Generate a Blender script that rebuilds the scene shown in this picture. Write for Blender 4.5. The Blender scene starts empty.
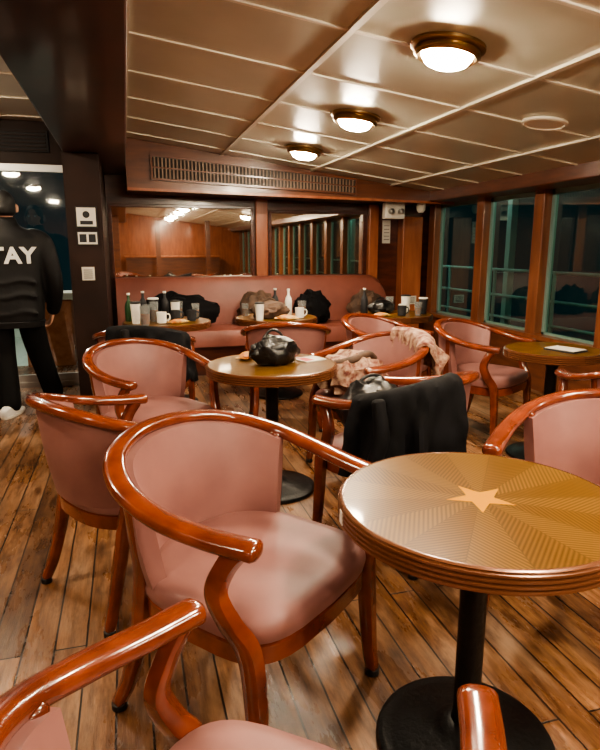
import bpy, math, random
from mathutils import Vector, Matrix, noise
random.seed(4)
C=bpy.context
COL=C.scene.collection
def lin(c):
    r=[]
    for v in c:
        v/=255.0
        r.append(v/12.92 if v<=.04045 else ((v+.055)/1.055)**2.4)
    return (r[0],r[1],r[2],1)
# ---------------------------------------------------------------- materials
def newmat(name):
    m=bpy.data.materials.new(name); m.use_nodes=True
    nt=m.node_tree; b=nt.nodes['Principled BSDF']
    return m,nt,b
def mat(name,c,rough=.5,metal=0,coat=0,c2=None,scale=8,stretch=(1,1,1),bump=0,emit=None,es=0,coords='Object',spec=None):
    m,nt,b=newmat(name)
    b.inputs['Base Color'].default_value=lin(c)
    b.inputs['Roughness'].default_value=rough
    b.inputs['Metallic'].default_value=metal
    b.inputs['Coat Weight'].default_value=coat
    b.inputs['Coat Roughness'].default_value=.12
    if spec is not None: b.inputs['Specular IOR Level'].default_value=spec
    if emit:
        b.inputs['Emission Color'].default_value=lin(emit); b.inputs['Emission Strength'].default_value=es
    if c2 or bump:
        tc=nt.nodes.new('ShaderNodeTexCoord'); mp=nt.nodes.new('ShaderNodeMapping')
        mp.inputs['Scale'].default_value=stretch
        nz=nt.nodes.new('ShaderNodeTexNoise'); nz.inputs['Scale'].default_value=scale; nz.inputs['Detail'].default_value=5
        nt.links.new(tc.outputs[coords],mp.inputs[0]); nt.links.new(mp.outputs[0],nz.inputs['Vector'])
        if c2:
            cr=nt.nodes.new('ShaderNodeValToRGB'); cr.color_ramp.elements[0].position=.35; cr.color_ramp.elements[1].position=.65
            cr.color_ramp.elements[0].color=lin(c); cr.color_ramp.elements[1].color=lin(c2)
            nt.links.new(nz.outputs['Fac'],cr.inputs[0]); nt.links.new(cr.outputs[0],b.inputs['Base Color'])
        if bump:
            bp=nt.nodes.new('ShaderNodeBump'); bp.inputs['Strength'].default_value=bump; bp.inputs['Distance'].default_value=.01
            nt.links.new(nz.outputs['Fac'],bp.inputs['Height']); nt.links.new(bp.outputs[0],b.inputs['Normal'])
    return m
M={}
M['wood']=mat('chair_wood',(90,38,22),.18,0,.7,c2=(124,58,34),scale=5,stretch=(2,2,2))
M['pink']=mat('rose_vinyl',(122,82,78),.5,0,0,c2=(138,96,90),scale=5,bump=.1)
M['pink2']=mat('bench_vinyl',(118,66,56),.5,0,0,c2=(132,76,64),scale=4)
M['panel']=mat('mahogany_panel',(62,28,20),.28,0,.4,c2=(88,42,28),scale=4,stretch=(1,1,5))
M['panelh']=mat('mahogany_beam_h',(88,52,38),.3,0,.4,c2=(110,66,46),scale=4,stretch=(.6,1,6))
M['dark']=mat('dark_beam',(60,34,28),.35,0,.3,c2=(74,42,34),scale=3)
M['darkp']=mat('dark_pillar',(34,19,15),.55,0,0,c2=(44,26,20),scale=3,spec=.25)
M['orange']=mat('orange_wood',(140,78,50),.35,0,.3,c2=(164,98,64),scale=4,stretch=(4,4,.6))
M['postw']=mat('window_post_wood',(110,64,44),.35,0,.3,c2=(134,82,54),scale=4,stretch=(4,4,.6))
M['black']=mat('black_iron',(12,12,13),.4,.3,0,bump=.2,scale=60)
M['blackcloth']=mat('black_cloth',(7,7,9),.85,0,0,c2=(14,14,18),scale=12,bump=.4,spec=.2)
M['jkt']=mat('jacket_nylon',(9,9,11),.65,0,0,c2=(15,15,18),scale=9,bump=.5,spec=.3)
M['pants']=mat('black_pants',(6,6,7),.85,0,0,bump=.5,scale=14,spec=.2)
M['leather']=mat('black_leather',(12,12,14),.35,0,.1,bump=.5,scale=30)
M['brown']=mat('brown_cloth',(66,50,42),.8,0,0,c2=(92,70,56),scale=16,bump=.3)
M['floral']=mat('floral_cloth',(176,146,124),.8,0,0,c2=(98,48,38),scale=30,bump=.3)
M['white']=mat('white_plastic',(225,222,212),.4)
M['paper']=mat('paper',(205,200,190),.7)
M['ink']=mat('printed_ink',(30,30,34),.7)
M['red']=mat('red_print',(170,50,40),.6)
M['brass']=mat('brass',(170,145,105),.28,1)
M['steel']=mat('brushed_steel',(170,170,168),.4,1)
M['skin']=mat('skin',(196,150,125),.5)
M['hair']=mat('hair',(12,11,11),.6,bump=.3,scale=60)
M['sneak']=mat('sneaker',(205,203,198),.6)
M['print']=mat('jacket_print',(214,214,210),.6)
M['strip']=mat('ceiling_strip',(226,220,204),.35,.0,.2)
M['ceil']=mat('ceiling_panel',(194,192,174),.3,.12,.1,c2=(212,210,192),scale=1.3,coords='Object')
M['ceil2']=mat('ceiling_panel_left',(216,213,204),.35,.1,.1)
M['mirror']=mat('mirror_glass',(228,224,216),.02,1)
M['alu']=mat('teal_alu',(122,150,143),.4,.2)
M['deckwhite']=mat('painted_white_steel',(180,203,195),.5)
M['deck']=mat('outer_deck',(60,82,76),.5)
M['dome']=mat('lamp_glass',(255,236,200),.4,emit=(255,235,204),es=260)
M['vent']=mat('vent_dark',(34,26,24),.6)
M['slat']=mat('vent_slat',(128,106,90),.5)
M['caster']=mat('caster_rubber',(14,14,14),.5)
M['edge']=mat('table_edge_band',(108,68,46),.25,.3,.3)
M['star']=mat('star_inlay',(178,122,6),.5,0,0,spec=.05)
M['cupg']=mat('glass_tumbler',(200,205,205),.08,0,0); 
M['cupg'].node_tree.nodes['Principled BSDF'].inputs['Transmission Weight'].default_value=.8
M['amber']=mat('amber_drink',(150,80,30),.2)
M['green']=mat('bottle_green',(40,70,46),.15)
M['brick']=mat('orange_planter',(176,104,66),.7,c2=(200,130,90),scale=12)
M['snack']=mat('snack_packet',(190,110,50),.4,c2=(210,180,120),scale=20)
def glassmat(name,c,tc_,base=.1,rough=.03):
    m=bpy.data.materials.new(name); m.use_nodes=True; nt=m.node_tree; nt.nodes.clear()
    o=nt.nodes.new('ShaderNodeOutputMaterial'); g=nt.nodes.new('ShaderNodeBsdfGlossy'); t=nt.nodes.new('ShaderNodeBsdfTransparent')
    g.inputs['Roughness'].default_value=rough; g.inputs['Color'].default_value=lin(c)
    t.inputs['Color'].default_value=lin(tc_)
    lw=nt.nodes.new('ShaderNodeLayerWeight'); pw=nt.nodes.new('ShaderNodeMath'); pw.operation='POWER'; pw.inputs[1].default_value=4
    ad=nt.nodes.new('ShaderNodeMath'); ad.inputs[1].default_value=base
    mx=nt.nodes.new('ShaderNodeMixShader')
    nt.links.new(lw.outputs['Facing'],pw.inputs[0]); nt.links.new(pw.outputs[0],ad.inputs[0]); nt.links.new(ad.outputs[0],mx.inputs[0]); nt.links.new(t.outputs[0],mx.inputs[1]); nt.links.new(g.outputs[0],mx.inputs[2]); nt.links.new(mx.outputs[0],o.inputs[0])
    return m
M['glass']=glassmat('tinted_glass',(200,228,220),(165,200,192),.26)
M['dglass']=glassmat('door_glass',(220,220,220),(200,210,210),.12)
def floormat():
    m,nt,b=newmat('teak_planks'); L=nt.links.new; N=nt.nodes.new
    tc=N('ShaderNodeTexCoord'); sp=N('ShaderNodeSeparateXYZ'); cb=N('ShaderNodeCombineXYZ')
    L(tc.outputs['Object'],sp.inputs[0]); L(sp.outputs['Y'],cb.inputs['X']); L(sp.outputs['X'],cb.inputs['Y'])
    br=N('ShaderNodeTexBrick'); L(cb.outputs[0],br.inputs['Vector'])
    br.inputs['Scale'].default_value=1; br.inputs['Brick Width'].default_value=1.9; br.inputs['Row Height'].default_value=.1
    br.inputs['Mortar Size'].default_value=.0035; br.inputs['Mortar Smooth'].default_value=.3
    br.inputs['Color1'].default_value=lin((102,70,47)); br.inputs['Color2'].default_value=lin((160,116,80)); br.inputs['Mortar'].default_value=lin((28,19,14))
    br.offset=.37
    def noisen(sc,scale,det=6,rough=.6):
        mp=N('ShaderNodeMapping'); mp.inputs['Scale'].default_value=sc; L(tc.outputs['Object'],mp.inputs[0])
        nz=N('ShaderNodeTexNoise'); nz.inputs['Scale'].default_value=scale; nz.inputs['Detail'].default_value=det; nz.inputs['Roughness'].default_value=rough; L(mp.outputs[0],nz.inputs['Vector']); return nz
    nz=noisen((14,1.4,1),3,8,.7)
    cr=N('ShaderNodeValToRGB'); cr.color_ramp.elements[0].position=.32; cr.color_ramp.elements[1].position=.62
    cr.color_ramp.elements[0].color=lin((124,102,86)); cr.color_ramp.elements[1].color=(1,1,1,1); L(nz.outputs['Fac'],cr.inputs[0])
    mx=N('ShaderNodeMix'); mx.data_type='RGBA'; mx.blend_type='MULTIPLY'; mx.inputs['Factor'].default_value=.85
    L(br.outputs['Color'],mx.inputs[6]); L(cr.outputs[0],mx.inputs[7])
    n2=noisen((3.2,.8,1),1.9,7,.65)
    c2=N('ShaderNodeValToRGB'); c2.color_ramp.elements[0].position=.5; c2.color_ramp.elements[1].position=.66
    c2.color_ramp.elements[0].color=(0,0,0,1); c2.color_ramp.elements[1].color=(.5,.5,.5,1); L(n2.outputs['Fac'],c2.inputs[0])
    mx2=N('ShaderNodeMix'); mx2.data_type='RGBA'; L(c2.outputs[0],mx2.inputs['Factor']); L(mx.outputs[2],mx2.inputs[6]); mx2.inputs[7].default_value=lin((170,138,110))
    n3=noisen((5,1.2,1),2.7,7,.7)
    c3=N('ShaderNodeValToRGB'); c3.color_ramp.elements[0].position=.36; c3.color_ramp.elements[1].position=.5
    c3.color_ramp.elements[0].color=lin((138,112,94)); c3.color_ramp.elements[1].color=(1,1,1,1); L(n3.outputs['Fac'],c3.inputs[0])
    mx3=N('ShaderNodeMix'); mx3.data_type='RGBA'; mx3.blend_type='MULTIPLY'; mx3.inputs['Factor'].default_value=.7; L(mx2.outputs[2],mx3.inputs[6]); L(c3.outputs[0],mx3.inputs[7])
    mm=N('ShaderNodeMix'); mm.data_type='RGBA'; L(br.outputs['Fac'],mm.inputs['Factor']); L(mx3.outputs[2],mm.inputs[6]); mm.inputs[7].default_value=lin((30,20,14))
    L(mm.outputs[2],b.inputs['Base Color'])
    rr=N('ShaderNodeMapRange'); rr.inputs['From Min'].default_value=.3; rr.inputs['From Max'].default_value=.7; rr.inputs['To Min'].default_value=.16; rr.inputs['To Max'].default_value=.45; L(n2.outputs['Fac'],rr.inputs[0]); L(rr.outputs[0],b.inputs['Roughness'])
    bp=N('ShaderNodeBump'); bp.inputs['Strength'].default_value=.5; bp.inputs['Distance'].default_value=.004
    sb=N('ShaderNodeMath'); sb.operation='SUBTRACT'; L(nz.outputs['Fac'],sb.inputs[0]); L(br.outputs['Fac'],sb.inputs[1]); L(sb.outputs[0],bp.inputs['Height']); L(bp.outputs[0],b.inputs['Normal'])
    return m
M['floor']=floormat()
def tablemat():
    m,nt,b=newmat('sunburst_veneer'); L=nt.links.new; N=nt.nodes.new
    def mth(op,a,bb=None):
        n=N('ShaderNodeMath'); n.operation=op
        for i,v in enumerate((a,bb)):
            if v is None: continue
            if isinstance(v,(int,float)): n.inputs[i].default_value=v
            else: L(v,n.inputs[i])
        return n.outputs[0]
    tc=N('ShaderNodeTexCoord'); sp=N('ShaderNodeSeparateXYZ'); L(tc.outputs['Object'],sp.inputs[0])
    x,y=sp.outputs['X'],sp.outputs['Y']
    ang=mth('ARCTAN2',y,x); r=mth('SQRT',mth('ADD',mth('MULTIPLY',x,x),mth('MULTIPLY',y,y)))
    NS=16
    u=mth('MULTIPLY',mth('ADD',ang,math.pi),NS/(2*math.pi))
    fr=mth('FRACT',u); fl=mth('FLOOR',u)
    la=mth('MULTIPLY',mth('SUBTRACT',fr,.5),2*math.pi/NS)
    odd=mth('SUBTRACT',mth('MULTIPLY',mth('MODULO',fl,2),2),1)
    d=mth('MULTIPLY',r,mth('SINE',mth('ADD',la,mth('MULTIPLY',odd,.75))))
    st=mth('SINE',mth('MULTIPLY',d,620))
    st=mth('ADD',mth('MULTIPLY',st,.5),.5)
    cr=N('ShaderNodeValToRGB'); cr.color_ramp.elements[0].color=lin((80,54,20)); cr.color_ramp.elements[1].color=lin((114,82,34)); L(st,cr.inputs[0])
    mx=N('ShaderNodeMix'); mx.data_type='RGBA'; mx.blend_type='MULTIPLY'; L(mth('MULTIPLY',mth('ADD',odd,1),.22),mx.inputs['Factor']); L(cr.outputs[0],mx.inputs[6]); mx.inputs[7].default_value=lin((200,184,150))
    e=mth('ABSOLUTE',mth('SUBTRACT',fr,.5)); ln=mth('GREATER_THAN',e,.485)
    mx2=N('ShaderNodeMix'); mx2.data_type='RGBA'; L(mth('MULTIPLY',ln,.5),mx2.inputs['Factor']); L(mx.outputs[2],mx2.inputs[6]); mx2.inputs[7].default_value=lin((66,44,22))
    L(mx2.outputs[2],b.inputs['Base Color']); b.inputs['Roughness'].default_value=.32; b.inputs['Coat Weight'].default_value=.22; b.inputs['Coat Roughness'].default_value=.06; b.inputs['Specular IOR Level'].default_value=.2
    return m
M['table']=tablemat()

# ---------------------------------------------------------------- mesh helpers
def mk(name,vf,m,parent=None,smooth=True,loc=None,rot=None,link=True):
    v,f=vf
    me=bpy.data.meshes.new(name); me.from_pydata([tuple(a) for a in v],[],f); me.validate(); me.update()
    import bmesh
    bm=bmesh.new(); bm.from_mesh(me); bmesh.ops.recalc_face_normals(bm,faces=bm.faces); bm.to_mesh(me); bm.free()
    me.materials.append(m)
    if smooth:
        for p in me.polygons: p.use_smooth=True
        try: me.set_sharp_from_angle(angle=math.radians(40))
        except Exception: pass
    o=bpy.data.objects.new(name,me); COL.objects.link(o)
    if parent: o.parent=parent
    if loc: o.location=loc
    if rot: o.rotation_euler=rot
    return o
def empty(name,loc=(0,0,0),rz=0):
    e=bpy.data.objects.new(name,None); e.location=loc; e.rotation_euler=(0,0,rz); COL.objects.link(e); e.empty_display_size=.1
    return e
def join(*vfs):
    V=[];F=[]
    for v,f in vfs:
        n=len(V); V+=list(v); F+=[[i+n for i in a] for a in f]
    return V,F
def box(x0,x1,y0,y1,z0,z1):
    v=[(x0,y0,z0),(x1,y0,z0),(x1,y1,z0),(x0,y1,z0),(x0,y0,z1),(x1,y0,z1),(x1,y1,z1),(x0,y1,z1)]
    f=[(0,3,2,1),(4,5,6,7),(0,1,5,4),(1,2,6,5),(2,3,7,6),(3,0,4,7)]
    return v,[list(a) for a in f]
def prism(pts_xz,y0,y1):
    n=len(pts_xz); v=[(x,y0,z) for x,z in pts_xz]+[(x,y1,z) for x,z in pts_xz]
    f=[list(range(n))[::-1],list(range(n,2*n))]+[[i,(i+1)%n,(i+1)%n+n,i+n] for i in range(n)]
    return v,f
def loft(rings,cap=True,closed=True):
    n=len(rings[0]); V=[p for r in rings for p in r]; F=[]
    for k in range(len(rings)-1):
        for i in range(n if closed else n-1):
            j=(i+1)%n; F.append([k*n+i,k*n+j,(k+1)*n+j,(k+1)*n+i])
    if cap:
        F.append(list(range(n))[::-1]); F.append([(len(rings)-1)*n+i for i in range(n)])
    return V,F
def lathe(prof,n=32,cx=0,cy=0,cap=True,sx=1,sy=1):
    return loft([[(cx+r*sx*math.cos(2*math.pi*i/n),cy+r*sy*math.sin(2*math.pi*i/n),z) for i in range(n)] for r,z in prof],cap)
def catmull(P,sub=6):
    P=[Vector(p) for p in P]; out=[]
    for i in range(len(P)-1):
        p0=P[i-1] if i>0 else P[0]*2-P[1]; p1=P[i]; p2=P[i+1]; p3=P[i+2] if i+2<len(P) else P[-1]*2-P[-2]
        for k in range(sub):
            t=k/sub
            out.append(.5*((2*p1)+(p2-p0)*t+(2*p0-5*p1+4*p2-p3)*t*t+(3*p1-p0-3*p2+p3)*t**3))
    out.append(P[-1]); return out
def sweep(P,w,h,up=(0,0,1),n=14,sub=6,pw=2.4,rcap=True):
    pts=catmull(P,sub); m=len(pts); k=len(P)
    def val(a,i):
        if isinstance(a,(int,float)): return a
        t=i/(m-1)*(k-1); j=min(int(t),k-2); return a[j]*(1-(t-j))+a[j+1]*(t-j)
    rings=[]; up=Vector(up)
    def ring(c,s,nn,W,H):
        r=[]
        for i in range(n):
            a=2*math.pi*i/n; ca,sa=math.cos(a),math.sin(a)
            r.append(c+s*(W/2*math.copysign(abs(ca)**(2/pw),ca))+nn*(H/2*math.copysign(abs(sa)**(2/pw),sa)))
        return r
    for i,p in enumerate(pts):
        t=(pts[min(i+1,m-1)]-pts[max(i-1,0)]).normalized()
        s=t.cross(up)
        if s.length<1e-4: s=t.cross(Vector((1,0,.01)))
        s.normalize(); nn=s.cross(t)
        W,H=val(w,i),val(h,i)
        if rcap and i==0:
            e=min(W,H)/2
            rings.append(ring(p-t*e*.55,s,nn,W*.45,H*.45)); rings.append(ring(p-t*e*.38,s,nn,W*.8,H*.8))
        rings.append(ring(p,s,nn,W,H))
        if rcap and i==m-1:
            e=min(W,H)/2
            rings.append(ring(p+t*e*.38,s,nn,W*.8,H*.8)); rings.append(ring(p+t*e*.55,s,nn,W*.45,H*.45))
    return loft(rings)
def addmod_bevel(o,w=.006,s=2):
    md=o.modifiers.new('bevel','BEVEL'); md.width=w; md.segments=s; md.limit_method='ANGLE'; return o

# ---------------------------------------------------------------- room shell
def cz(x): return 2.34-.13*x
WX=3.6; YB=6.9; YF=-6.0
mk('floor',box(-4,WX+.15,YF,7.2,-.08,0),M['floor'],smooth=False)
mk('ceiling',prism([(-.2,cz(-.2)),(WX+.2,cz(WX+.2)),(WX+.2,cz(WX+.2)+.08),(-.2,cz(-.2)+.08)],YF,7.0),M['ceil'],smooth=False)
mk('ceiling_port',box(-4,-.2,YF,7.0,2.38,2.46),M['ceil2'],smooth=False)
parts=[]
for x in (.06,.98,1.92,2.84):
    parts.append(prism([(x-.016,cz(x)-.012),(x+.016,cz(x)-.014),(x+.016,cz(x)+.01),(x-.016,cz(x)+.01)],YF,6.32))
y=6.0
while y>YF+.1:
    parts.append(prism([(.05,cz(.05)-.008),(WX,cz(WX)-.008),(WX,cz(WX)+.01),(.05,cz(.05)+.01)],y-.011,y+.011)); y-=.67
mk('trim_1',join(*parts),M['strip'],smooth=False)
parts=[]
for x in (-1.0,-1.9,-2.8): parts.append(box(x-.016,x+.016,YF,6,2.366,2.385))
y=5.8
while y>YF+.1: parts.append(box(-4,-.42,y-.011,y+.011,2.37,2.385)); y-=.67
mk('trim_2',join(*parts),M['strip'],smooth=False)
addmod_bevel(mk('ceiling_beam',box(-.44,.05,YF,6.9,2.05,2.42),M['dark'],smooth=False),.01)
mk('wall_back',box(-.44,WX+.15,YB,YB+.12,0,2.5),M['panel'],smooth=False)
mk('wall_pillar',box(-.45,-.17,5.4,YB,0,2.06),M['darkp'],smooth=False)
mk('wall_right',box(WX,WX+.1,YF,YB,0,.5),M['panelh'],smooth=False)
mk('wall_front',box(-4,WX+.15,YF-.1,YF,0,2.5),M['orange'],smooth=False)
mk('wall_left',box(-4.1,-4,YF-.1,7,0,2.5),M['panelh'],smooth=False)
# front (behind camera) serving counter
e=empty('serving_counter',(1.4,YF+.5,0))
mk('body',box(-1.4,1.4,-.3,.3,0,1.0),M['panelh'],e,smooth=False)
addmod_bevel(mk('counter_top',box(-1.45,1.45,-.35,.35,1.0,1.05),M['orange'],e,smooth=False),.01)
parts=[box(x-.07,x+.07,-2.0,-1.86,0,2.06) for x in (-.2,)]+[box(x-.06,x+.06,-4.1,-3.98,0,2.04) for x in (-.2,.9,2.3)]
mk('trim_9',join(*parts),M['panelh'],smooth=False)
# soffit + vent
mk('soffit',prism([(.05,1.86),(WX,1.79),(WX,2.2),(.05,2.45)],6.3,YB),M['panelh'],smooth=False)
sl=[]
ve=empty('air_vent')
def zt(x): return 2.165+(x-.3)*(2.0-2.165)/2.1
def zb(x): return 1.965+(x-.3)*(1.87-1.965)/2.1
mk('back',prism([(.3,zb(.3)),(2.4,zb(2.4)),(2.4,zt(2.4)),(.3,zt(.3))],6.285,6.3),M['vent'],ve,smooth=False)
x=.32
while x<2.39:
    sl.append(prism([(x-.007,zb(x)),(x+.007,zb(x)),(x+.007,zt(x)),(x-.007,zt(x))],6.27,6.286)); x+=.036
mk('slats',join(*sl),M['slat'],ve,smooth=False)
fr=[prism([(.28,zt(.3)),(2.42,zt(2.4)),(2.42,zt(2.4)+.02),(.28,zt(.3)+.02)],6.262,6.3),prism([(.28,zb(.3)-.02),(2.42,zb(2.4)-.02),(2.42,zb(2.4)),(.28,zb(.3))],6.262,6.3),
    box(.28,.3,6.262,6.3,zb(.3),zt(.3)),box(2.4,2.42,6.262,6.3,zb(2.4),zt(2.4)),
    prism([(.3,(zb(.3)+zt(.3))/2-.006),(2.4,(zb(2.4)+zt(2.4))/2-.006),(2.4,(zb(2.4)+zt(2.4))/2+.006),(.3,(zb(.3)+zt(.3))/2+.006)],6.262,6.28)]
mk('frame',join(*fr),M['panelh'],ve,smooth=False)
addmod_bevel(mk('trim_3',box(WX-.3,WX+.1,YF,YB,1.80,2.03),M['panelh'],smooth=False),.012)
mk('trim_4',prism([(.05,1.845),(WX,1.775),(WX,1.80),(.05,1.87)],6.28,6.34),M['orange'],smooth=False)
post=[6.72,5.68,4.74,3.86,2.98,2.1,1.22,.34,-.54,-1.42,-2.3,-3.18,-4.06,-4.94,-5.82]
parts=[box(WX-.04,WX+.1,y-.07,y+.07,.5,1.81) for y in post]
addmod_bevel(mk('trim_5',join(*parts),M['postw'],smooth=False),.008)
for i in range(len(post)-1):
    y1,y0=post[i]-.07,post[i+1]+.07
    w=empty('window_%d'%(i+1),(WX+.06,(y0+y1)/2,1.15))
    hh=.65; d=(y1-y0)/2
    mk('pane',([(0,-d,-hh),(0,d,-hh),(0,d,hh),(0,-d,hh)],[[0,1,2,3]]),M['glass'],w,smooth=False)
    fr=[box(-.02,.02,-d,-d+.035,-hh,hh),box(-.02,.02,d-.035,d,-hh,hh),box(-.02,.02,-d,d,-hh,-hh+.04),box(-.02,.02,-d,d,hh-.04,hh)]
    mk('frame',join(*fr),M['alu'],w,smooth=False)
mk('trim_6',box(WX-.06,WX+.1,YF,YB,.48,.52),M['postw'],smooth=False)
# outside deck with rail, awning posts
mk('outer_deck_floor',box(WX+.15,5.4,YF,12,-.1,-.02),M['deck'],smooth=False)
rl=empty('deck_railing')
parts=[]
for z in (.35,.65,1.0): parts.append(sweep([(5.0,YF+.1,z),(5.0,3,z),(5.0,11.95,z)],.04,.04))
for k in range(14): 
    y=-5+k*1.25; parts.append(sweep([(5.0,y,-.02),(5.0,y,.5),(5.0,y,1.0)],.045,.045,up=(0,1,0)))
mk('bars',join(*parts),M['deckwhite'],rl)
parts=[box(5.1,5.2,y-.05,y+.05,-.02,2.3) for y in (-3,0.2,3.2,5.0,6.6,7.4,9.4,11.5)]
mk('deck_column',join(*parts),M['deckwhite'],smooth=False)
mk('deck_roof',join(box(WX+.15,5.4,YF,12,2.3,2.36),*[box(WX+.15,5.4,y-.04,y+.04,2.2,2.3) for y in range(-4,12)]),M['deckwhite'],smooth=False)
mk('deck_end_bulkhead',join(box(3.75,5.4,12.01,12.1,-.1,2.36)),M['deckwhite'],smooth=False)
def mirror(x0,x1,z0,z1):
    e=empty('wall_mirror',((x0+x1)/2,YB,(z0+z1)/2)); w=(x1-x0)/2; h=(z1-z0)/2
    mk('glass',box(-w,w,-.015,-.005,-h,h),M['mirror'],e,smooth=False)
    fr=[box(-w-.03,w+.03,-.03,0,h,h+.035),box(-w-.03,w+.03,-.03,0,-h-.035,-h),box(-w-.03,-w,-.03,0,-h,h),box(w,w+.03,-.03,0,-h,h)]
    addmod_bevel(mk('frame',join(*fr),M['panel'],e,smooth=False),.006)
mirror(-.12,1.38,.98,1.72); mirror(1.62,2.74,.98,1.68)
addmod_bevel(mk('trim_7',join(box(1.43,1.57,YB-.06,YB,0,1.86),box(2.8,2.92,YB-.08,YB,0,1.8)),M['orange'],smooth=False),.01)
addmod_bevel(mk('trim_8',box(3.2,3.46,YB-.16,YB,0,1.66),M['orange'],smooth=False),.01)
def poster(name,x0,x1,z0,z1,y,art):
    e=empty(name,((x0+x1)/2,y,(z0+z1)/2)); w=(x1-x0)/2; h=(z1-z0)/2
    mk('frame',box(-w,w,-.012,0,-h,h),M['ink'] if art!='n' else M['paper'],e,smooth=False)
    mk('sheet',box(-w*.88,w*.88,-.015,-.012,-h*.88,h*.88),M['paper'],e,smooth=False)
    if art=='face':
        mk('print',lathe([(.028,0),(.028,.002)],24),M['ink'],e,loc=(0,-.0155,.02),rot=(math.pi/2,0,0))
        mk('print_body',box(-.05,.05,-.0165,-.015,-.06,-.03),M['ink'],e,smooth=False)
    elif art=='two':
        mk('print',join(box(-w*.75,-w*.1,-.0165,-.015,-h*.6,h*.6),box(w*.1,w*.75,-.0165,-.015,-h*.6,h*.6)),M['ink'],e,smooth=False)
    else:
        mk('print',join(*[box(-w*.7,w*.7,-.0165,-.015,-h*.7+k*h*.3,-h*.7+k*h*.3+.006) for k in range(5)]),M['ink'],e,smooth=False)
poster('framed_sign',-.38,-.21,1.46,1.63,5.4,'face')
poster('framed_sign',-.38,-.21,1.32,1.43,5.4,'two')
poster('notice_card',-.36,-.26,1.03,1.14,5.4,'n')
poster('notice_card',3.0,3.1,1.35,1.62,YB-.0,'n')
poster('notice_card',3.26,3.4,.62,.72,YB-.16,'n')
e=empty('emergency_light',(2.98,6.55,1.70))
addmod_bevel(mk('housing',box(-.12,.12,-.05,.05,-.08,.1),M['white'],e,smooth=False),.01)
mk('heads',join(sweep([(-.06,-.05,.0),(-.06,-.08,0),(-.06,-.1,0)],.06,.06),sweep([(.06,-.05,.0),(.06,-.08,0),(.06,-.1,0)],.06,.06)),M['steel'],e)
e=empty('security_camera',(3.3,6.5,1.74))
mk('dome',lathe([(.05,.05),(.055,.02),(.05,-.02),(.03,-.045),(.01,-.052)],20),M['white'],e)
mk('lens',lathe([(.02,-.04),(.02,-.06),(.01,-.066)],16),M['ink'],e)
# left far wall w/ glass doors
mk('wall_far_left',join(box(-4,-.45,6.0,6.1,2.02,2.5),box(-4,-2.55,6.0,6.1,0,2.02)),M['darkp'],smooth=False)
e=empty('door_1',(-1.5,6.05,0))
parts=[box(-1.05,-1.0,-.04,.04,0,2.02),box(1.02,1.05,-.04,.04,0,2.02),box(-1.05,1.05,-.04,.04,1.96,2.02),box(-.03,.03,-.04,.04,0,2.0),box(-1,1.02,-.03,.03,0,.05)]
mk('frame',join(*parts),M['steel'],e,smooth=False)
def quad(x0,x1,z0,z1): return [(x0,0,z0),(x1,0,z0),(x1,0,z1),(x0,0,z1)],[[0,1,2,3]]
mk('kick_plate',join(box(-1,-.03,-.02,.02,.05,.12),box(.03,1.02,-.02,.02,.05,.12)),M['steel'],e,smooth=False)
mk('pane',join(quad(-1,-.03,.12,1.96),quad(.03,1.02,.12,1.96)),M['dglass'],e,smooth=False)
mk('handles',join(sweep([(-.1,-.04,.9),(-.1,-.07,1.0),(-.1,-.07,1.2),(-.1,-.04,1.3)],.02,.02,up=(0,1,0)),sweep([(.1,-.04,.9),(.1,-.07,1.0),(.1,-.07,1.2),(.1,-.04,1.3)],.02,.02,up=(0,1,0))),M['steel'],e)
e=empty('wall_vent',(-1.3,6.0,2.2))
mk('plate',box(-.7,.7,-.02,0,-.08,.1),M['ink'],e,smooth=False)
mk('louvres',join(*[box(-.68,.68,-.035,-.02,-.07+k*.03,-.058+k*.03) for k in range(6)]),M['darkp'],e,smooth=False)
# fore deck beyond the doors
mk('fore_deck_floor',box(-4,-.46,6.1,10,-.08,-.01),M['deckwhite'],smooth=False)
mk('fore_deck_bulwark',box(-4,-.3,9.6,9.7,-.02,.6),M['deckwhite'],smooth=False)
e=empty('brick_planter',(-.86,7.3,-.01))
addmod_bevel(mk('box',box(-.25,.25,-.2,.2,0,.75),M['brick'],e,smooth=False),.02)
mk('rim',box(-.28,.28,-.23,.23,.75,.82),M['white'],e,smooth=False)

# ---------------------------------------------------------------- ceiling lamps
def lamp(x,y,z,tilt):
    e=empty('ceiling_lamp',(x,y,z)); e.rotation_euler=(0,tilt,0)
    mk('plate',lathe([(.15,0),(.15,-.012),(.135,-.02),(.12,-.02)],40,sx=1.1),M['brass'],e)
    mk('ring',lathe([(.105,-.018),(.13,-.02),(.134,-.04),(.12,-.052),(.104,-.045),(.1,-.03)],40,sx=1.1),M['brass'],e)
    mk('dome',lathe([(.102,-.03),(.1,-.05),(.085,-.072),(.055,-.086),(.02,-.092),(.003,-.093)],36,sx=1.1),M['dome'],e)
    return e
tl=math.atan(.13)
for (x,y) in [(1.40,2.56),(1.50,3.93),(1.54,5.27),(1.35,1.2),(1.3,-.15),(1.3,-1.5),(2.6,.3),(1.3,-3.2),(1.3,-4.8)]:  # fixtures beyond the visible row are unseen extras, added as fill light
    lamp(x,y,cz(x)-.002,tl)
for (x,y) in [(-1.5,4.6),(-1.5,2.4),(-1.5,.2),(-1.5,-3)]:  # off-view row over the left section, added for illumination
    lamp(x,y,2.378,0)
e=empty('ceiling_speaker',(2.42,3.23,cz(2.42)-.002)); e.rotation_euler=(0,tl,0)
mk('grille',lathe([(.13,0),(.13,-.012),(.115,-.018),(.11,-.012),(.06,-.014),(.002,-.016)],40),M['strip'],e)

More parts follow.
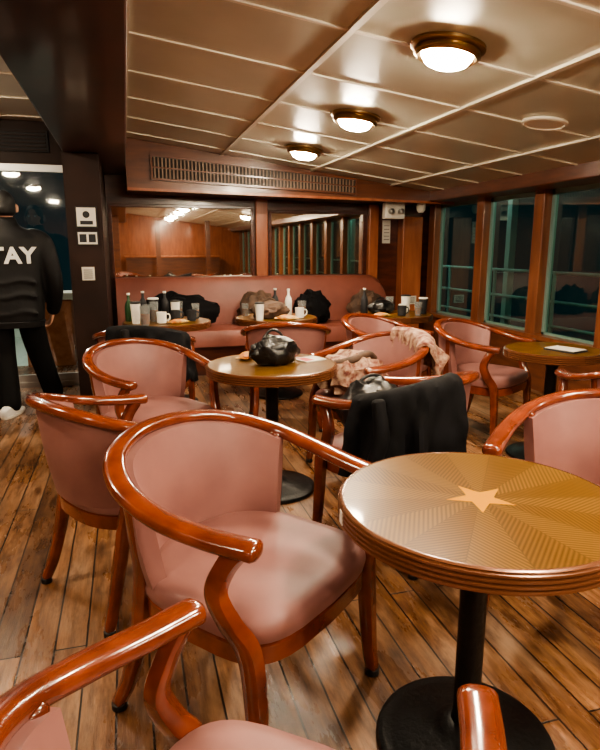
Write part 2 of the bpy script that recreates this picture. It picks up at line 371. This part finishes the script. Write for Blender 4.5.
# ---------------------------------------------------------------- armchairs
RAIL=[(.258,.235,.66),(.283,.13,.667),(.302,0,.687),(.288,-.13,.722),(.222,-.235,.757),(.115,-.295,.778),(0,-.312,.784)]
RAILF=RAIL+[(-x,y,z) for x,y,z in RAIL[-2::-1]]
railpts=catmull(RAILF,8)
def build_chair_meshes():
    out=[]
    out.append(('rail',sweep(RAILF,[.062,.062,.06,.056,.054,.052,.052,.052,.054,.056,.06,.062,.062],[.042,.04,.038,.036,.036,.036,.036,.036,.036,.036,.038,.04,.042],sub=6,n=16,pw=2.6),'wood'))
    n=len(railpts); i0=int(n*.235); i1=n-1-i0
    rows=8
    pans=[railpts[ii] for ii in range(i0,i1+1)]
    V=[];F=[];m=len(pans)
    for side in (0,1):
        for k in range(rows+1):
            t=k/rows
            for j,p in enumerate(pans):
                zt_=p.z-.012; zb_=.43; z=zb_+(zt_-zb_)*t
                sc=.83+.14*t
                bul=.018*math.sin(math.pi*t)*abs(math.sin(math.pi*j/(m-1)))**.5 if side==0 else .008*math.sin(math.pi*t)
                rad=Vector((p.x,p.y+.0,0)); L=rad.length; rad.normalize()
                q=rad*(L*sc-(.034+bul if side==0 else -.004-bul))
                V.append((q.x,q.y,z))
    W=m
    def idx(s,k,j): return s*(rows+1)*W+k*W+j
    for s in (0,1):
        for k in range(rows):
            for j in range(m-1): F.append([idx(s,k,j),idx(s,k,j+1),idx(s,k+1,j+1),idx(s,k+1,j)])
    for k in range(rows):
        for j in (0,m-1): F.append([idx(0,k,j),idx(0,k+1,j),idx(1,k+1,j),idx(1,k,j)])
    for j in range(m-1):
        for k in (0,rows): F.append([idx(0,k,j),idx(0,k,j+1),idx(1,k,j+1),idx(1,k,j)])
    out.append(('back_pad',(V,F),'pink'))
    def outline(s,z,dz=0):
        pts=[];N=40
        for i in range(N):
            a=2*math.pi*i/N; ca,sa=math.cos(a),math.sin(a)
            if sa>=0: pw=5; hx=.262; hy=.245
            else: pw=2.6; hx=.262; hy=.25
            x=math.copysign(abs(ca)**(2/pw),ca)*hx; y=math.copysign(abs(sa)**(2/pw),sa)*hy
            if sa>0: y+=.02*(1-(x/.262)**2)
            pts.append((x*s,y*s+.005,z))
        return pts
    out.append(('seat',loft([outline(.93,.395),outline(.985,.405),outline(1.0,.425),outline(.985,.448),outline(.94,.462),outline(.8,.472),outline(.5,.478),outline(.15,.48)]),'pink'))
    out.append(('seat_frame',loft([outline(.95,.345),outline(.98,.35),outline(.98,.395),outline(.95,.402)]),'wood'))
    legs=[]
    for s in (1,-1):
        legs.append(sweep([(s*.262,.195,.65),(s*.275,.165,.60),(s*.285,.15,.54),(s*.272,.175,.47),(s*.255,.212,.40),(s*.25,.225,.25),(s*.256,.232,.1),(s*.262,.24,.022)],[.036,.036,.038,.042,.046,.042,.036,.032],[.044,.044,.048,.05,.05,.044,.038,.034],up=(0,1,0),n=12,pw=4))
        legs.append(sweep([(s*.275,-.115,.71),(s*.262,-.12,.6),(s*.24,-.135,.5),(s*.225,-.155,.40),(s*.222,-.185,.25),(s*.232,-.225,.1),(s*.245,-.255,.022)],[.036,.036,.038,.042,.042,.038,.034],[.04,.04,.042,.046,.044,.038,.034],up=(0,1,0),n=12,pw=4))
    out.append(('legs',join(*legs),'wood'))
    cs=[]
    for s in (1,-1):
        cs.append(lathe([(.016,.0),(.021,.003),(.021,.02),(.014,.026)],14,s*.262,.24)); cs.append(lathe([(.016,.0),(.021,.003),(.021,.02),(.014,.026)],14,s*.245,-.255))
    out.append(('feet',join(*cs),'caster'))
    return out
cp=build_chair_meshes(); cmesh={}
def armchair(x,y,dx,dy,s=1):
    rz=math.atan2(-dx,dy)
    e=empty('armchair',(x,y,0),rz); e.scale=(s,s,1)
    for nm,vf,m in cp:
        if nm in cmesh:
            o=bpy.data.objects.new(nm,cmesh[nm]); COL.objects.link(o); o.parent=e
        else:
            o=mk(nm,vf,M[m],e); cmesh[nm]=o.data
    return e
chA=armchair(.285,1.535,.635,-.775,1.07)
chH=armchair(.12,.65,.66,.75,.96)
chG=armchair(1.43,1.50,-.85,-.53)
chB=armchair(-.03,2.27,.85,.5)
chC=armchair(.1,3.2,.5,-.86)
chE=armchair(1.1,2.33,-.55,.83)
chD=armchair(1.33,3.2,-.95,-.31)
chF=armchair(2.35,3.6,.5,-.86)
ch9=armchair(1.85,4.1,.6,-.8)
ch10=armchair(.1,4.15,.3,.95)
ch11=armchair(2.36,2.3,.2,.98)
ch12=armchair(1.1,4.25,.2,.98)

# ---------------------------------------------------------------- tables
def table(name,x,y,r=.345,h=.70,star=True,rz=0):
    e=empty(name,(x,y,0),rz)
    mk('top',lathe([(.0005,h),(r-.01,h),(r-.01,h-.02),(.001,h-.02)],72),M['table'],e)
    prof=[(r-.02,h-.055),(r-.004,h-.052)]
    for k in range(4):
        z=h-.05+k*.0115
        prof+=[(r-.004,z),(r+.002,z+.003),(r+.002,z+.008),(r-.004,z+.0105)]
    prof+=[(r-.002,h-.002),(r-.008,h+.001),(r-.012,h+.001),(r-.014,h-.004)]
    mk('rim',lathe(prof,72,cap=False),M['edge'],e)
    mk('underside',lathe([(r-.03,h-.05),(r-.02,h-.055),(r-.02,h-.02)],48),M['darkp'],e)
    if star:
        P=[]
        for i in range(10):
            a=math.pi/2+i*math.pi/5; rr=.085 if i%2==0 else .034
            P.append((rr*math.cos(a),rr*math.sin(a)))
        V=[(a,b,h+.0002) for a,b in P]+[(a,b,h+.0008) for a,b in P]+[(0,0,h+.0008)]
        F=[[i,(i+1)%10,(i+1)%10+10,i+10] for i in range(10)]+[[i+10,(i+1)%10+10,20] for i in range(10)]
        mk('star',(V,F),M['star'],e,smooth=False)
    mk('column',lathe([(.05,.03),(.04,.06),(.034,.1),(.034,h-.12),(.045,h-.09),(.09,h-.056),(.12,h-.054)],28),M['black'],e)
    prof=[(.23,0),(.235,.008),(.23,.018),(.215,.024),(.2,.024),(.19,.03),(.15,.034),(.14,.04),(.09,.045),(.07,.06),(.04,.075)]
    mk('base',lathe(prof,48),M['black'],e)
    return e
t1=table('cafe_table',.80,1.20,rz=math.radians(8))
mk('label',box(-.012,.012,-.0015,.0015,-.016,.016),M['paper'],t1,smooth=False,loc=(-.335,.09,.675),rot=(0,0,math.radians(165-90)))
t2=table('cafe_table',.71,3.04,rz=1)
t3=table('cafe_table',2.5,3.08,r=.29,h=.69)
t4=table('cafe_table',.3,5.1,r=.36)
t5=table('cafe_table',1.25,5.15,r=.36)
t6=table('cafe_table',2.35,5.1,r=.36)

# ---------------------------------------------------------------- banquette
e=empty('banquette_bench')
prof=[(6.85,.40),(6.85,.95),(6.8,.985),(6.74,.98),(6.69,.93),(6.64,.6),(6.62,.40)]
rings=[]
xs=[-.12,-.1]+[i*.2 for i in range(1,14)]+[2.8,2.9,2.97,3.02,3.04]
for x in xs:
    d=max(0,(x-2.75)/.29); f=math.sqrt(max(0,1-d**2.5)) if d>0 else 1
    if d>=1: f=.1
    rings.append([(x,6.74+(y-6.74)*(1 if d<.6 else .9),.40+(z-.40)*max(f,.25)) for y,z in prof])
mk('back',loft(rings),M['pink2'],e)
sp=[(6.64,.30),(6.64,.47),(6.2,.48),(6.13,.46),(6.1,.41),(6.1,.30)]
mk('seat',loft([[(x,y,z) for y,z in sp] for x in (-.12,1,2,3.02)]),M['pink2'],e)
mk('plinth',box(-.12,3.02,6.14,6.85,0,.30),M['panel'],e,smooth=False)

# ---------------------------------------------------------------- soft things
def lump(name,loc,sc,m,parent=None,amp=.12,fr=4,seed=0,flat=True,rz=0,n=28):
    V=[];F=[]
    for k in range(n//2+1):
        th=math.pi*k/(n//2)
        for i in range(n):
            ph=2*math.pi*i/n; d=Vector((math.sin(th)*math.cos(ph),math.sin(th)*math.sin(ph),math.cos(th)))
            r=1+amp*noise.noise(d*fr+Vector((seed,seed*2,0)))*2
            q=d*r; 
            z=max(q.z,-.75) if flat else q.z
            V.append((q.x*sc[0],q.y*sc[1],(z+.75)*sc[2] if flat else z*sc[2]))
    for k in range(n//2):
        for i in range(n):
            j=(i+1)%n; F.append([k*n+i,k*n+j,(k+1)*n+j,(k+1)*n+i])
    o=mk(name,(V,F),m,parent,loc=loc,rot=(0,0,rz))
    return o
def bag(name,loc,sc,m,rz=0,seed=1):
    e=empty(name,loc,rz)
    lump('body',(0,0,0),sc,m,e,amp=.14,fr=2.5,seed=seed)
    h=sc[2]*1.7
    mk('handle',sweep([(-sc[0]*.5,0,h*.75),(-sc[0]*.3,.01,h*1.1),(0,.02,h*1.22),(sc[0]*.3,.01,h*1.1),(sc[0]*.5,0,h*.75)],.014,.012,up=(0,1,0)),m,e)
    mk('flap',sweep([(-sc[0]*.8,-sc[1]*.5,h*.55),(0,-sc[1]*.85,h*.6),(sc[0]*.8,-sc[1]*.5,h*.55)],.02,.05,up=(0,0,1)),m,e)
    return e
bag('black_handbag',(.72,3.02,.7015),(.13,.09,.085),M['leather'],.2,3)
bag('brown_handbag',(1.18,5.1,.7015),(.17,.12,.08),M['brown'],.3,5)
bag('black_backpack',(2.25,5.15,.7015),(.12,.1,.07),M['leather'],0,8)
def drape(name,chair,f0,f1,zin,zout,m,seed=0,th=.02,sleeve=True):
    """garment laid over a chair rail between fractions f0..f1 of its length"""
    e=empty(name,chair.location,chair.rotation_euler[2])
    n=len(railpts); NU=36
    NV=26
    V=[];F=[]
    def sheet(off):
        for a in range(NU+1):
            fa=f0+(f1-f0)*a/NU; ii=fa*(n-1); i=int(min(ii,n-2)); p=railpts[i].lerp(railpts[i+1],ii-i)
            rad=Vector((p.x,p.y,0)).normalized()
            zo=zout+.09*noise.noise(Vector((a*.16,seed,0)))*2; zi=zin+.03*noise.noise(Vector((a*.3,seed+5,0)))
            for b in range(NV+1):
                t=b/NV
                R=.034+off
                if t<.3: q=-R; z=zi+(p.z-zi)*(t/.3)
                elif t<.5:
                    an=math.pi*(1-(t-.3)/.2); q=R*math.cos(an); z=p.z+(R*.8)*math.sin(an)
                else:
                    s=(t-.5)/.5; q=R+.05*s+.02*math.sin(a*.9+seed)*s; z=p.z+(zo-p.z)*s
                fold=.016*math.sin(a*.55+seed+2*math.sin(b*.2))*(1 if t>.5 else .3)*min(1,abs(t-.4)*3)
                q+=fold+.016*noise.noise(Vector((a*.35,b*.35,seed)))
                V.append((p.x+rad.x*q,p.y+rad.y*q,z))
    sheet(0); sheet(th)
    W=NV+1; T=(NU+1)*W
    for a in range(NU):
        for b in range(NV):
            i=a*W+b
            F.append([i,i+1,i+W+1,i+W]); F.append([T+i,T+i+W,T+i+W+1,T+i+1])
    for a in range(NU):
        for b in (0,NV):
            i=a*W+b; F.append([i,i+W,T+i+W,T+i])
    for b in range(NV):
        for a in (0,NU):
            i=a*W+b; F.append([i,i+1,T+i+1,T+i])
    mk('cloth',(V,F),m,e)
    if sleeve:
        fa=(f0*.25+f1*.75); p=railpts[int(fa*(n-1))]; rad=Vector((p.x,p.y,0)).normalized()
        tn=Vector((-rad.y,rad.x,0))
        P=[p+rad*.06+Vector((0,0,.01)),p+rad*.09+Vector((0,0,-.12))+tn*.02,p+rad*.10+Vector((0,0,-.26))-tn*.01,p+rad*.095+Vector((0,0,-.36))+tn*.03]
        mk('sleeve',sweep(P,[.12,.11,.1,.085],[.05,.06,.055,.05],up=tn),m,e)
    return e
drape('black_jacket',chE,.56,.83,.56,.42,M['blackcloth'],1)
drape('dark_jacket',ch10,.25,.6,.55,.45,M['blackcloth'],4)
drape('floral_shirt',chD,.42,.72,.56,.6,M['floral'],7,sleeve=False)
e=empty('folded_coat',(1.22,3.2,.482)); lump('body',(0,0,0),(.2,.17,.13),M['floral'],e,amp=.18,fr=3.5,seed=9)
mk('fold',sweep([(-.15,-.05,.17),(-.03,-.09,.2),(.08,-.04,.22),(.15,.03,.18)],.05,.04),M['brown'],e)
e=empty('black_shoulder_bag',(1.03,2.42,.482)); lump('body',(0,0,0),(.16,.14,.14),M['leather'],e,amp=.12,fr=3,seed=11)
mk('strap',sweep([(-.1,0,.14),(-.05,.02,.24),(.04,.02,.25),(.1,0,.14)],.016,.01,up=(0,1,0)),M['leather'],e)
for k,(x,y,sx,m) in enumerate([(.5,6.4,.4,'blackcloth'),(1.35,6.4,.22,'brown'),(1.95,6.42,.2,'blackcloth'),(2.6,6.4,.2,'brown')]):
    e=empty(['winter_coat','tote_bag','winter_coat','tote_bag'][k],(x,6.38,.48)); lump('body',(0,0,0),(sx,.18,.2),M[m],e,amp=.16,fr=3,seed=20+k)
    mk('collar',sweep([(-sx*.4,-.05,.22),(0,-.08,.3),(sx*.4,-.03,.22)],.05,.05,up=(0,1,0)),M[m],e)
def tumbler(x,y,z,h=.11,r=.032,m='cupg',drink=True):
    e=empty('drinking_glass' if m=='cupg' else 'paper_cup',(x,y,z))
    mk('body',lathe([(r*.75,0),(r,h),(r-.003,h),(r*.75-.003,.006),(.001,.006)],20),M[m],e)
    if drink: mk('drink',lathe([(r*.7,.008),(r*.85,h*.6),(.001,h*.6)],16),M['amber'],e)
    if m!='cupg': mk('lid',lathe([(r+.002,h),(r+.003,h+.006),(r-.004,h+.012),(.001,h+.012)],20),M['white' if m=='ink' else 'ink'],e)
def mug(x,y,z,m='white'):
    e=empty('coffee_mug',(x,y,z))
    mk('body',lathe([(.03,0),(.037,.005),(.04,.09),(.036,.09),(.033,.01),(.001,.01)],24),M[m],e)
    mk('handle',sweep([(.036,0,.075),(.06,0,.07),(.065,0,.045),(.055,0,.025),(.034,0,.02)],.01,.01,up=(0,1,0)),M[m],e)
def bottle(x,y,z,m='green'):
    e=empty('drink_bottle',(x,y,z))
    mk('body',lathe([(.03,0),(.033,.005),(.033,.12),(.026,.15),(.012,.175),(.011,.215),(.001,.216)],20),M[m],e)
    mk('cap',lathe([(.014,.2165),(.014,.232),(.001,.233)],16),M['white'],e)
def packet(x,y,z,rz,m='snack',s=1):
    e=empty('snack_packet',(x,y,z),rz)
    lump('body',(0,0,0),(.07*s,.045*s,.02*s),M[m],e,amp=.1,fr=3,seed=int(x*50))
    mk('seals',join(box(-.085*s,-.06*s,-.035*s,.035*s,.01*s,.014*s),box(.06*s,.085*s,-.035*s,.035*s,.01*s,.014*s)),M[m],e,smooth=False)
T=.7015
tumbler(.05,4.98,T,.16,.04,'white',False); tumbler(.14,5.1,T,.14); mug(.25,4.95,T); bottle(.0,5.16,T); tumbler(.38,5.2,T,.15,.04,'white',False); mug(.5,5.05,T,'ink'); bottle(.3,5.3,T,'ink'); tumbler(.12,4.85,T,.15,.04); tumbler(.2,5.25,T,.17,.045,'ink',False); packet(.38,4.92,T,.5)
bottle(.12,5.36,T,'ink'); tumbler(.06,5.3,T,.15,.04); tumbler(.42,5.34,T,.14,.036); tumbler(.2,5.1,T,.16,.036); mug(.37,5.07,T,'ink'); tumbler(.55,5.2,T,.13,.034)
tumbler(1.0,5.3,T); mug(1.42,5.0,T); bottle(1.4,5.3,T,'white'); tumbler(1.05,4.92,T,.14,.04,'white',False); packet(1.28,4.9,T,-.3,'snack',1.2); tumbler(1.5,5.2,T,.13,.04); bottle(1.3,5.4,T,'ink')
mug(2.42,5.05,T); tumbler(2.52,5.2,T,.15,.045,'white',False); bottle(2.1,5.2,T,'ink'); mug(2.35,4.92,T,'ink'); tumbler(2.6,5.0,T,.14,.04,'ink',False); packet(2.15,4.92,T,.2); tumbler(2.4,5.3,T,.14,.04); tumbler(2.5,4.9,T,.12,.036)
e=empty('open_magazine',(.93,3.08,T),.4); mk('pages',box(-.07,.07,-.06,.06,0,.006),M['paper'],e,smooth=False); mk('picture',box(-.06,.0,-.045,.045,.006,.0068),M['red'],e,smooth=False)
packet(.62,3.22,T,.9)
e=empty('notebook',(2.52,3.0,.6915),.3); mk('cover',box(-.07,.07,-.1,.1,0,.01),M['ink'],e,smooth=False); mk('pages',box(-.066,.066,-.095,.095,.01,.013),M['paper'],e,smooth=False)

# ---------------------------------------------------------------- person (seen from behind, mid-stride away)
PX,PY=-.88,5.2
pe=empty('standing_man',(PX,PY,0),math.radians(6))
def fuse(o,vox,sm=4):
    r=o.modifiers.new('fuse','REMESH'); r.mode='VOXEL'; r.voxel_size=vox; r.use_smooth_shade=True
    if sm:
        s=o.modifiers.new('smooth','SMOOTH'); s.iterations=sm; s.factor=.5
    return o
def ell(z,a,b,cx=0,cy=0,n=32,pw=2.5):
    r=[]
    for i in range(n):
        t=2*math.pi*i/n; c,s=math.cos(t),math.sin(t)
        r.append((cx+a*math.copysign(abs(c)**(2/pw),c),cy+b*math.copysign(abs(s)**(2/pw),s),z))
    return r
torso_prof=[(.70,.20,.15,.0),(.74,.225,.165,0),(.85,.235,.17,0),(1.0,.232,.165,0),(1.15,.24,.162,.0),(1.28,.25,.155,.0),(1.37,.235,.135,.0),(1.43,.17,.105,.01),(1.47,.09,.085,.015),(1.50,.075,.075,.02)]
torso=loft([ell(z,a,b,0,cy) for z,a,b,cy in torso_prof])
arms=[]
arms.append(sweep([(.17,0,1.38),(.25,0,1.33),(.295,-.005,1.15),(.315,.02,1.0),(.305,.10,.87),(.29,.15,.79)],[.15,.17,.155,.14,.125,.11],[.15,.17,.155,.14,.125,.11],up=(0,1,0),pw=2))
arms.append(sweep([(-.17,0,1.38),(-.25,0,1.33),(-.295,-.005,1.15),(-.32,.01,1.0),(-.31,.06,.86),(-.30,.09,.77)],[.15,.17,.155,.14,.125,.11],[.15,.17,.155,.14,.125,.11],up=(0,1,0),pw=2))
collar=loft([ell(1.44,.1,.09,0,.01),ell(1.5,.085,.08,0,.02),ell(1.53,.08,.078,0,.025)])
cre=[]
for k,(z,yy) in enumerate([(.80,-.165),(.93,-.168),(1.04,-.162)]):
    cre.append(sweep([(-.18,yy+.02,z+.02),(-.05,yy,z-.01),(.08,yy,z+.015),(.19,yy+.02,z-.01)],.022,.02,up=(0,1,0),pw=2))
fuse(mk('jacket',join(torso,arms[0],arms[1],collar,*cre),M['jkt'],pe),.014,5)
mk('jacket_hem',loft([ell(.69,.205,.152),ell(.685,.22,.163),ell(.73,.23,.17),ell(.735,.222,.165)]),M['jkt'],pe)
legs=join(loft([ell(.80,.175,.13),ell(.9,.18,.14),ell(.72,.18,.14)][::-1]),
 sweep([(-.10,-.01,.82),(-.105,-.04,.6),(-.10,-.05,.45),(-.085,-.11,.25),(-.08,-.165,.07)],[.2,.2,.185,.17,.165],[.22,.2,.185,.17,.165],up=(0,1,0),pw=2),
 sweep([(.10,.01,.82),(.13,.07,.6),(.155,.12,.45),(.2,.17,.25),(.24,.22,.07)],[.2,.2,.185,.17,.165],[.22,.2,.185,.17,.165],up=(0,1,0),pw=2))
fuse(mk('trousers',legs,M['pants'],pe),.014,4)
def shoe(x,y,rz):
    R=[]
    for (yy,w,h,z0) in [(-.115,.03,.05,.02),(-.105,.06,.075,.006),(-.06,.075,.095,0),(0,.085,.085,0),(.07,.1,.065,0),(.13,.095,.05,0),(.165,.06,.035,.006),(.175,.03,.02,.01)]:
        R.append([(w/2*math.copysign(abs(math.cos(t))**.7,math.cos(t)),yy,z0+h/2+h/2*math.copysign(abs(math.sin(t))**.7,math.sin(t))) for t in [2*math.pi*i/18 for i in range(18)]])
    o=mk('shoe',loft(R),M['sneak'],pe,loc=(x,y,0),rot=(0,0,rz))
    mk('sole',loft([ell(0,.045,.14,0,.03,24,2.4),ell(.022,.052,.148,0,.03,24,2.4)]),M['white'],o)
shoe(-.08,-.19,-.45); shoe(.24,.22,-.3)
hz=1.60
R=[]
for k in range(17):
    th=math.pi*k/16; z=-math.cos(th)
    rx=.078*math.sin(th)**.85 if 0<k<16 else .004; ry=.097*math.sin(th)**.8 if 0<k<16 else .004
    if z<0: rx*=1+.22*z; ry*=1+.1*z
    R.append(ell(hz+z*.115,rx,ry,0,.025+(.02 if z<-.4 else 0)*(-z),24,2))
head=join(loft(R),loft([ell(1.45,.062,.062,0,.01,20,2),ell(1.56,.056,.058,0,.015,20,2)]),
  sweep([(0,.115,hz+.015),(0,.132,hz-.01),(0,.142,hz-.025),(0,.125,hz-.035)],[.016,.02,.03,.026],[.016,.02,.026,.02],up=(1,0,0),pw=2),
  sweep([(-.025,.118,hz-.06),(0,.128,hz-.06),(.025,.118,hz-.06)],.012,.012,pw=2),
  sweep([(.08,.01,hz+.02),(.09,-.002,hz+.005),(.086,.004,hz-.03)],.022,.034,up=(1,0,0),pw=2),
  sweep([(-.08,.01,hz+.02),(-.09,-.002,hz+.005),(-.086,.004,hz-.03)],.022,.034,up=(1,0,0),pw=2))
fuse(mk('head',head,M['skin'],pe),.006,3)
mk('eyes',join(*[lathe([(.001,.012),(.009,.008),(.012,0),(.009,-.008),(.001,-.012)],14,sx_,.112) for sx_ in (.03,-.03)]),M['white'],pe,loc=(0,0,hz+.01))
R=[]
for k in range(13):
    th=math.pi*(.0+.62*k/12); z=math.cos(th)
    s=math.sin(th)
    R.append(ell(hz+.005+z*.124,max(.002,.088*s**.9),max(.002,.106*s**.9),0,.012-(.012 if z<0 else 0),28,2))
R.append(ell(hz-.062,.068,.074,0,-.004,28,2))
fuse(mk('hair',loft(R),M['hair'],pe),.007,2)
mk('eyebrows',join(sweep([(-.045,.116,hz+.03),(-.03,.123,hz+.034),(-.015,.122,hz+.031)],.006,.006),sweep([(.045,.116,hz+.03),(.03,.123,hz+.034),(.015,.122,hz+.031)],.006,.006)),M['hair'],pe)
def hand(wx,wy,wz,s):
    d=Vector((-.02*s,.045,-.07)).normalized()
    side=Vector((0,1,.3)).normalized()
    side=(side-d*side.dot(d)).normalized()
    nrm=d.cross(side)
    w=Vector((wx,wy,wz))
    parts=[sweep([w-d*.03,w,w+d*.045,w+d*.09],[.05,.052,.082,.084],[.042,.036,.032,.026],up=nrm,pw=2.4)]
    for i,(o,l) in enumerate([(-.031,.062),(-.011,.074),(.011,.078),(.031,.07)]):
        b=w+d*.085+side*o; c=-nrm*s*1
        parts.append(sweep([b,b+d*l*.4+c*.006,b+d*l*.75+c*.02,b+d*l*.92+c*.038],[.018,.018,.016,.013],[.018,.018,.016,.013],up=nrm,pw=2))
    b=w+d*.03+side*.03
    parts.append(sweep([b,b+d*.025+side*.025-nrm*s*.008,b+d*.055+side*.032-nrm*s*.016],[.024,.021,.016],[.024,.021,.016],up=nrm,pw=2))
    fuse(mk('hand',join(*parts),M['skin'],pe),.0045,1)
hand(.288,.155,.775,1); hand(-.298,.095,.755,-1)
cu=bpy.data.curves.new('print','FONT'); cu.body='STAY'; cu.align_x='CENTER'; cu.align_y='CENTER'; cu.size=.165; cu.extrude=.002; cu.offset=.006; cu.space_character=1.05
to=bpy.data.objects.new('tmp',cu); COL.objects.link(to)
dg=C.evaluated_depsgraph_get(); me=bpy.data.meshes.new_from_object(to.evaluated_get(dg))
bpy.data.objects.remove(to)
import bmesh
bm=bmesh.new(); bm.from_mesh(me)
bmesh.ops.triangulate(bm,faces=bm.faces)
bmesh.ops.subdivide_edges(bm,edges=[e_ for e_ in bm.edges if e_.calc_length()>.03],cuts=2)
bm.to_mesh(me); bm.free()
for v in me.vertices:
    x,y,z=v.co; yy=-.16*(1-min(.99,abs(x)/.25)**2.5)**(1/2.5)-.006
    v.co=(x,yy-z,1.235+y)
me.materials.append(M['print'])
o=bpy.data.objects.new('jacket_lettering',me); COL.objects.link(o); o.parent=pe

# ---------------------------------------------------------------- light
w=bpy.data.worlds.new('World'); C.scene.world=w; w.use_nodes=True
w.node_tree.nodes['Background'].inputs[0].default_value=(.015,.04,.045,1); w.node_tree.nodes['Background'].inputs[1].default_value=.5
def pl(name,loc,p,c,r=.08):
    l=bpy.data.lights.new(name,'POINT'); l.energy=p; l.color=c; l.shadow_soft_size=r
    o=bpy.data.objects.new(name,l); o.location=loc; COL.objects.link(o)
pl('deck_fill_light',(4.6,8.5,2.1),20,(.78,1,.93)); pl('deck_fill_light',(4.4,4.5,2.1),10,(.78,1,.93)); pl('deck_fill_light',(4.4,0.5,2.1),16,(.78,1,.93))  # unseen point lights added to brighten the deck behind the windows
pl('fore_deck_fill_light',(-1.2,7.6,2.3),150,(1,.9,.76))  # unseen warm point light, added to brighten the area past the doors
# ---------------------------------------------------------------- camera
cd=bpy.data.cameras.new('cam'); cam=bpy.data.objects.new('camera',cd); COL.objects.link(cam)
cam.location=(0,0,1.3); cam.rotation_euler=(math.radians(90-12),0,math.radians(-15.9))
cd.sensor_fit='HORIZONTAL'; cd.sensor_width=36; cd.lens=36.0
cd.clip_start=.02
C.scene.camera=cam
C.scene.view_settings.view_transform='AgX'
C.scene.view_settings.look='AgX - Medium High Contrast'
C.scene.view_settings.exposure=.55
